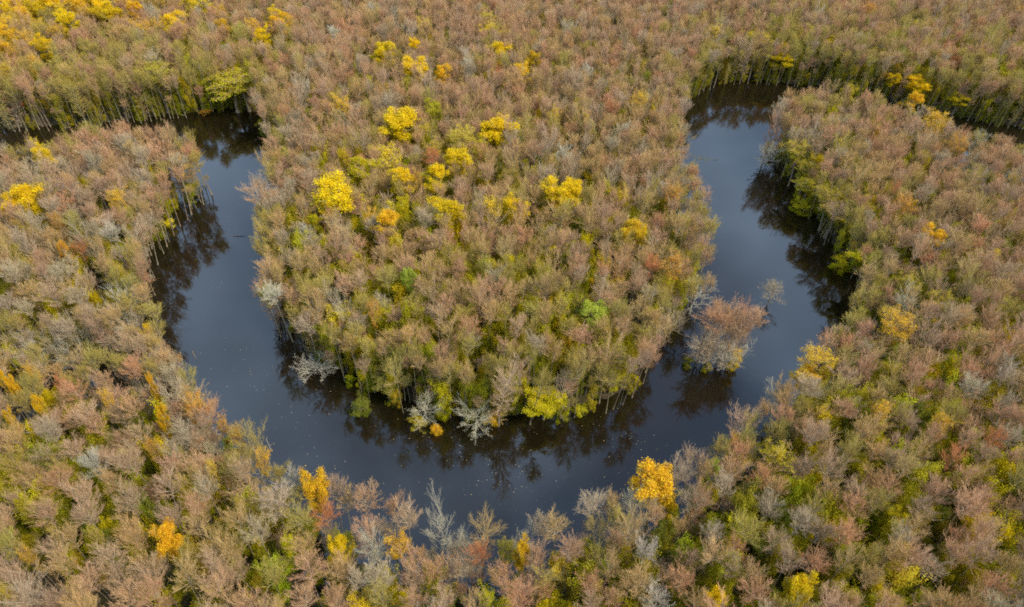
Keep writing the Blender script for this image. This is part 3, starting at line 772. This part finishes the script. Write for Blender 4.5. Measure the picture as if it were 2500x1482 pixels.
# smaller trees below the canopy and along the banks
cand2 = np.column_stack([rng.uniform(-330, 330, 26000), rng.uniform(20, 420, 26000)])
u2, v2, z2 = proj(np.column_stack([cand2, np.full(len(cand2), 8.0)]))
d2 = ground_dist(cand2)
ok = (z2 > 5) & (u2 > -150) & (u2 < 2650) & (v2 > -100) & (v2 < 1620) & (d2 > -0.5) & (rng.random(len(cand2)) < np.where(d2 < 6, 0.85, 0.36))
sub = cand2[ok]; du = u2[ok]; dv = v2[ok]; dd_ = d2[ok]
for j in range(len(sub)):
    h = rng.uniform(7, 15); c = bare_colour(du[j], dv[j], rng)
    if rng.random() < 0.35: c = 'olive'
    add(sub[j, 0], sub[j, 1], h, h * rng.uniform(0.20, 0.30), int(rng.integers(NB + 5)), c, (rng.normal() * .06, rng.normal() * .06))
pts = np.array(pts); pts[:, 2] = np.maximum(terrain_z(pts[:, :2]), -0.4)
scatter('forest', 'mass of bare trees beyond the ones that can be told apart', KINDS, pts, rot, scl, tin, pick)
print('canopy trees', len(cx), 'sub', len(sub), 'special', len(trees))

# ------------------------------------------------------------------ leafy undergrowth
cand3 = np.column_stack([rng.uniform(-330, 330, 90000), rng.uniform(15, 420, 90000)])
u3, v3, z3 = proj(np.column_stack([cand3, np.full(len(cand3), 3.0)]))
d3 = ground_dist(cand3)
g3 = green_at(u3, v3) * (0.55 + 0.9 * value_noise(cand3, 11, 21))
tz = terrain_z(cand3)
wall3 = np.maximum(np.maximum(blob(u3, v3, 1850, 190, 260, 55), blob(u3, v3, 2300, 255, 260, 60)), blob(u3, v3, 280, 290, 400, 50))
ok = (z3 > 5) & (u3 > -150) & (u3 < 2650) & (v3 > -100) & (v3 < 1660) & (d3 > 0.3) & (tz > -0.6) & (rng.random(len(cand3)) < np.where((d3 < 5) & (wall3 < 0.3), 0.30, 0.60) * np.clip(g3, 0, 1.4))
U = cand3[ok]; gu, gv, gg = u3[ok], v3[ok], g3[ok]
pts, rot, scl, tin, pick = [], [], [], [], []
ULF = [('olive', 0.45), ('ygreen', 0.28), ('green', 0.11), ('dullyellow', 0.16)]
for j in range(len(U)):
    c = ULF[rng.choice(4, p=[w for _, w in ULF])][0]
    base = np.array(LF[c]) * (1.0 if rng.random() < 0.5 else 1.25)
    k = int(rng.integers(5)); h = rng.uniform(3, 7) if rng.random() < 0.45 else rng.uniform(7, 15)
    if gg[j] > 0.75 and rng.random() < 0.18 and d3[ok][j] > 4: h = rng.uniform(14, 18)
    if wall3[ok][j] > 0.3 and d3[ok][j] < 14: h = rng.uniform(4, 15); c = 'dullyellow' if rng.random() < 0.45 else 'ygreen' if rng.random() < 0.4 else 'olive'; base = np.array(LF[c]) * rng.uniform(0.6, 1.0)
    w = max(rng.uniform(1.7, 3.4), h * 0.28)
    if wall3[ok][j] > 0.3 and d3[ok][j] < 14 and rng.random() < 0.5: continue
    pts.append((*U[j], tz[ok][j])); rot.append((rng.normal() * .1, rng.normal() * .1, rng.random() * 6.28))
    scl.append((w / SHRUB[k].D, w / SHRUB[k].D, h / SHRUB[k].H)); tin.append((*jitter(base, rng, 0.15), 1)); pick.append(k)
scatter('undergrowth', 'olive and yellow-green leafy undergrowth between the bare trunks', SHRUB, pts, rot, scl, tin, pick)
print('undergrowth', len(U))

# ------------------------------------------------------------------ fallen leaves on the water, drifting branches
m, n_, l_, b_ = new_mat('floating_leaf')
rnd = attr(n_, 'rnd').outputs['Fac']
cr_ = n_.new('ShaderNodeValToRGB'); l_.new(rnd, cr_.inputs[0])
cr_.color_ramp.elements[0].color = (0.62, 0.60, 0.52, 1); cr_.color_ramp.elements[1].color = (0.60, 0.42, 0.06, 1)
l_.new(cr_.outputs[0], b_.inputs['Base Color'])
n = 9000
c = np.column_stack([rng.uniform(-150, 170, n * 3), rng.uniform(50, 320, n * 3)])
d = poly_dist(c, RIVER)
dens = value_noise(c, 14, 33) * 0.9 + value_noise(c * np.array([1, 2.5]), 4, 34) * 0.55 - 0.08
uu, vv, zz = proj(np.column_stack([c, np.zeros(len(c))]))
dens = dens * (0.35 + 0.9 * blob(uu, vv, 1350, 1180, 600, 200) + 0.5 * blob(uu, vv, 560, 850, 200, 300))
c = c[(d < -0.3) & (dens > 0.33 + 0.6 * rng.random(len(c)))][:n]
s = (0.035 + 0.075 * rng.random(len(c)) ** 2)[:, None]; a = rng.random(len(c)) * 6.283
A = np.column_stack([np.cos(a), np.sin(a), np.zeros(len(c))]) * s; B = np.column_stack([-np.sin(a), np.cos(a), np.zeros(len(c))]) * s * 0.6
C3 = np.column_stack([c, np.full(len(c), 0.012)]); up = np.array([0, 0, 0.012])
V = np.stack([C3 - A, C3 - B + up, C3 + A, C3 + B + up], 1).reshape(-1, 3)
fl = link('floating_leaves', mesh_from('floating_leaves', V, [np.arange(len(V)).reshape(-1, 4)], [m], {'rnd': np.repeat(rng.random(len(c)), 4)}, smooth=False), kind='stuff')
fl['label'] = 'pale and yellow fallen leaves scattered on the dark water'

def drift(name, px, py, length, ang, lab, twigs=8, seed=0, col=(0.10, 0.08, 0.06)):
    r = np.random.default_rng(seed)
    K = 7; s_ = np.linspace(-0.5, 0.5, K)
    main = np.column_stack([s_ * length, np.cumsum(r.normal(size=K) * 0.05 * length / K), 0.03 + 0.05 * np.cos(s_ * 3)])[None]
    v1, f1 = tubes(main, np.linspace(0.10, 0.03, K)[None], 6, r)
    L2_, R2_ = sprout(r, main, None, twigs, 0.15, 0.35, 0.9, 0.12, 4, 0.035, 0.012, 0.1)
    v2_, f2 = tubes(L2_, R2_, 4, r)
    mm, nn, ll, bb = new_mat(name + '_wood'); bb.inputs['Roughness'].default_value = 0.7
    f = noise(nn, ll, 4, 3); ll.new(mixc(nn, ll, (*[x * .6 for x in col], 1), (*[x * 1.8 for x in col], 1), f), bb.inputs['Base Color'])
    o = link(name, None); p = unproj(px, py, 0); o.location = (p[0], p[1], 0.02); o.rotation_euler = (0, 0, ang)
    link('stem', mesh_from(name + '_stem', v1, [f1], [mm]), o); link('side_branch', mesh_from(name + '_side', v2_, [f2], [mm]), o)
    return tag(o, lab, 'branch', 'drifting wood')
drift('floating_branch', 585, 577, 3.6, 0.15, 'dark drifting branch on the left arm of the river', seed=1)
drift('floating_branch', 475, 868, 3.0, -0.9, 'thin brown drifting branch in the lower left arm near the bank', seed=2, twigs=3, col=(0.22, 0.15, 0.07))
drift('floating_branch', 655, 1085, 3.2, 2.2, 'pale snagged branch at the near bank of the left bend', seed=3, twigs=10, col=(0.25, 0.22, 0.16))
drift('floating_branch', 1748, 390, 2.2, 0.5, 'small dark branch drifting right of the weed patch in the right arm', seed=4, twigs=5)
# patch of floating weed
r = np.random.default_rng(4); q = 40
cc_ = r.normal(size=(q, 2)) * (1.5, 0.7); hh = np.full(q, 0.01)
rr_ = 0.1 + 0.22 * r.random(q); an = np.linspace(0, 2 * np.pi, 7)[:-1]
V = []; F6 = []
for i in range(q):
    b0 = len(V)
    for t_ in an: V.append((cc_[i, 0] + rr_[i] * math.cos(t_) * (0.7 + 0.6 * r.random()), cc_[i, 1] + rr_[i] * math.sin(t_), 0.012 + 0.03 * r.random() + 0.0004 * i))
    F6.append([b0 + t_ for t_ in range(6)])
mw, nw, lw, bw = new_mat('weed'); f = noise(nw, lw, 6, 3)
lw.new(mixc(nw, lw, (0.06, 0.06, 0.015, 1), (0.16, 0.14, 0.04, 1), f), bw.inputs['Base Color'])
wp = link('weed_patch', mesh_from('weed_patch', V, [np.array(F6)], [mw], smooth=False)); p = unproj(1713, 387, 0); wp.location = (p[0], p[1], 0.0)
tag(wp, 'small olive patch of floating weed near the top of the right arm', 'water weed')
# long dead trunk leaning out of the bank
ds = link('dead_trunk', None); p = unproj(797, 866, 0); ds.location = (p[0], p[1], 0)
K = 10; s_ = np.linspace(0, 1, K); r = np.random.default_rng(8)
line = np.column_stack([-1.2 * s_ + r.normal(size=K) * 0.05, 1.0 * s_, -0.4 + 17 * s_])[None]
v1, f1 = tubes(line, (0.17 * (1 - s_) + 0.05)[None], 7, r)
tk = link('trunk', mesh_from('dead_trunk_stem', v1, [f1], [M_BARK]), ds); tk['tint'] = [0.30, 0.27, 0.2, 1]
L2_, R2_ = sprout(r, line[:, 3:], None, 9, 0.2, 0.10, 1.2, 0.1, 4, 0.04, 0.012, 0.1)
v2_, f2 = tubes(L2_, R2_, 4, r)
st = link('branch_stubs', mesh_from('dead_trunk_stubs', v2_, [f2], [M_BARK]), ds); st['tint'] = [0.30, 0.27, 0.2, 1]
tag(ds, 'tall bare dead trunk rising beside the pale tree that leans over the left water', 'dead tree')

print('tris', sum(len(m.loops) - 2 * len(m.polygons) for m in bpy.data.meshes))
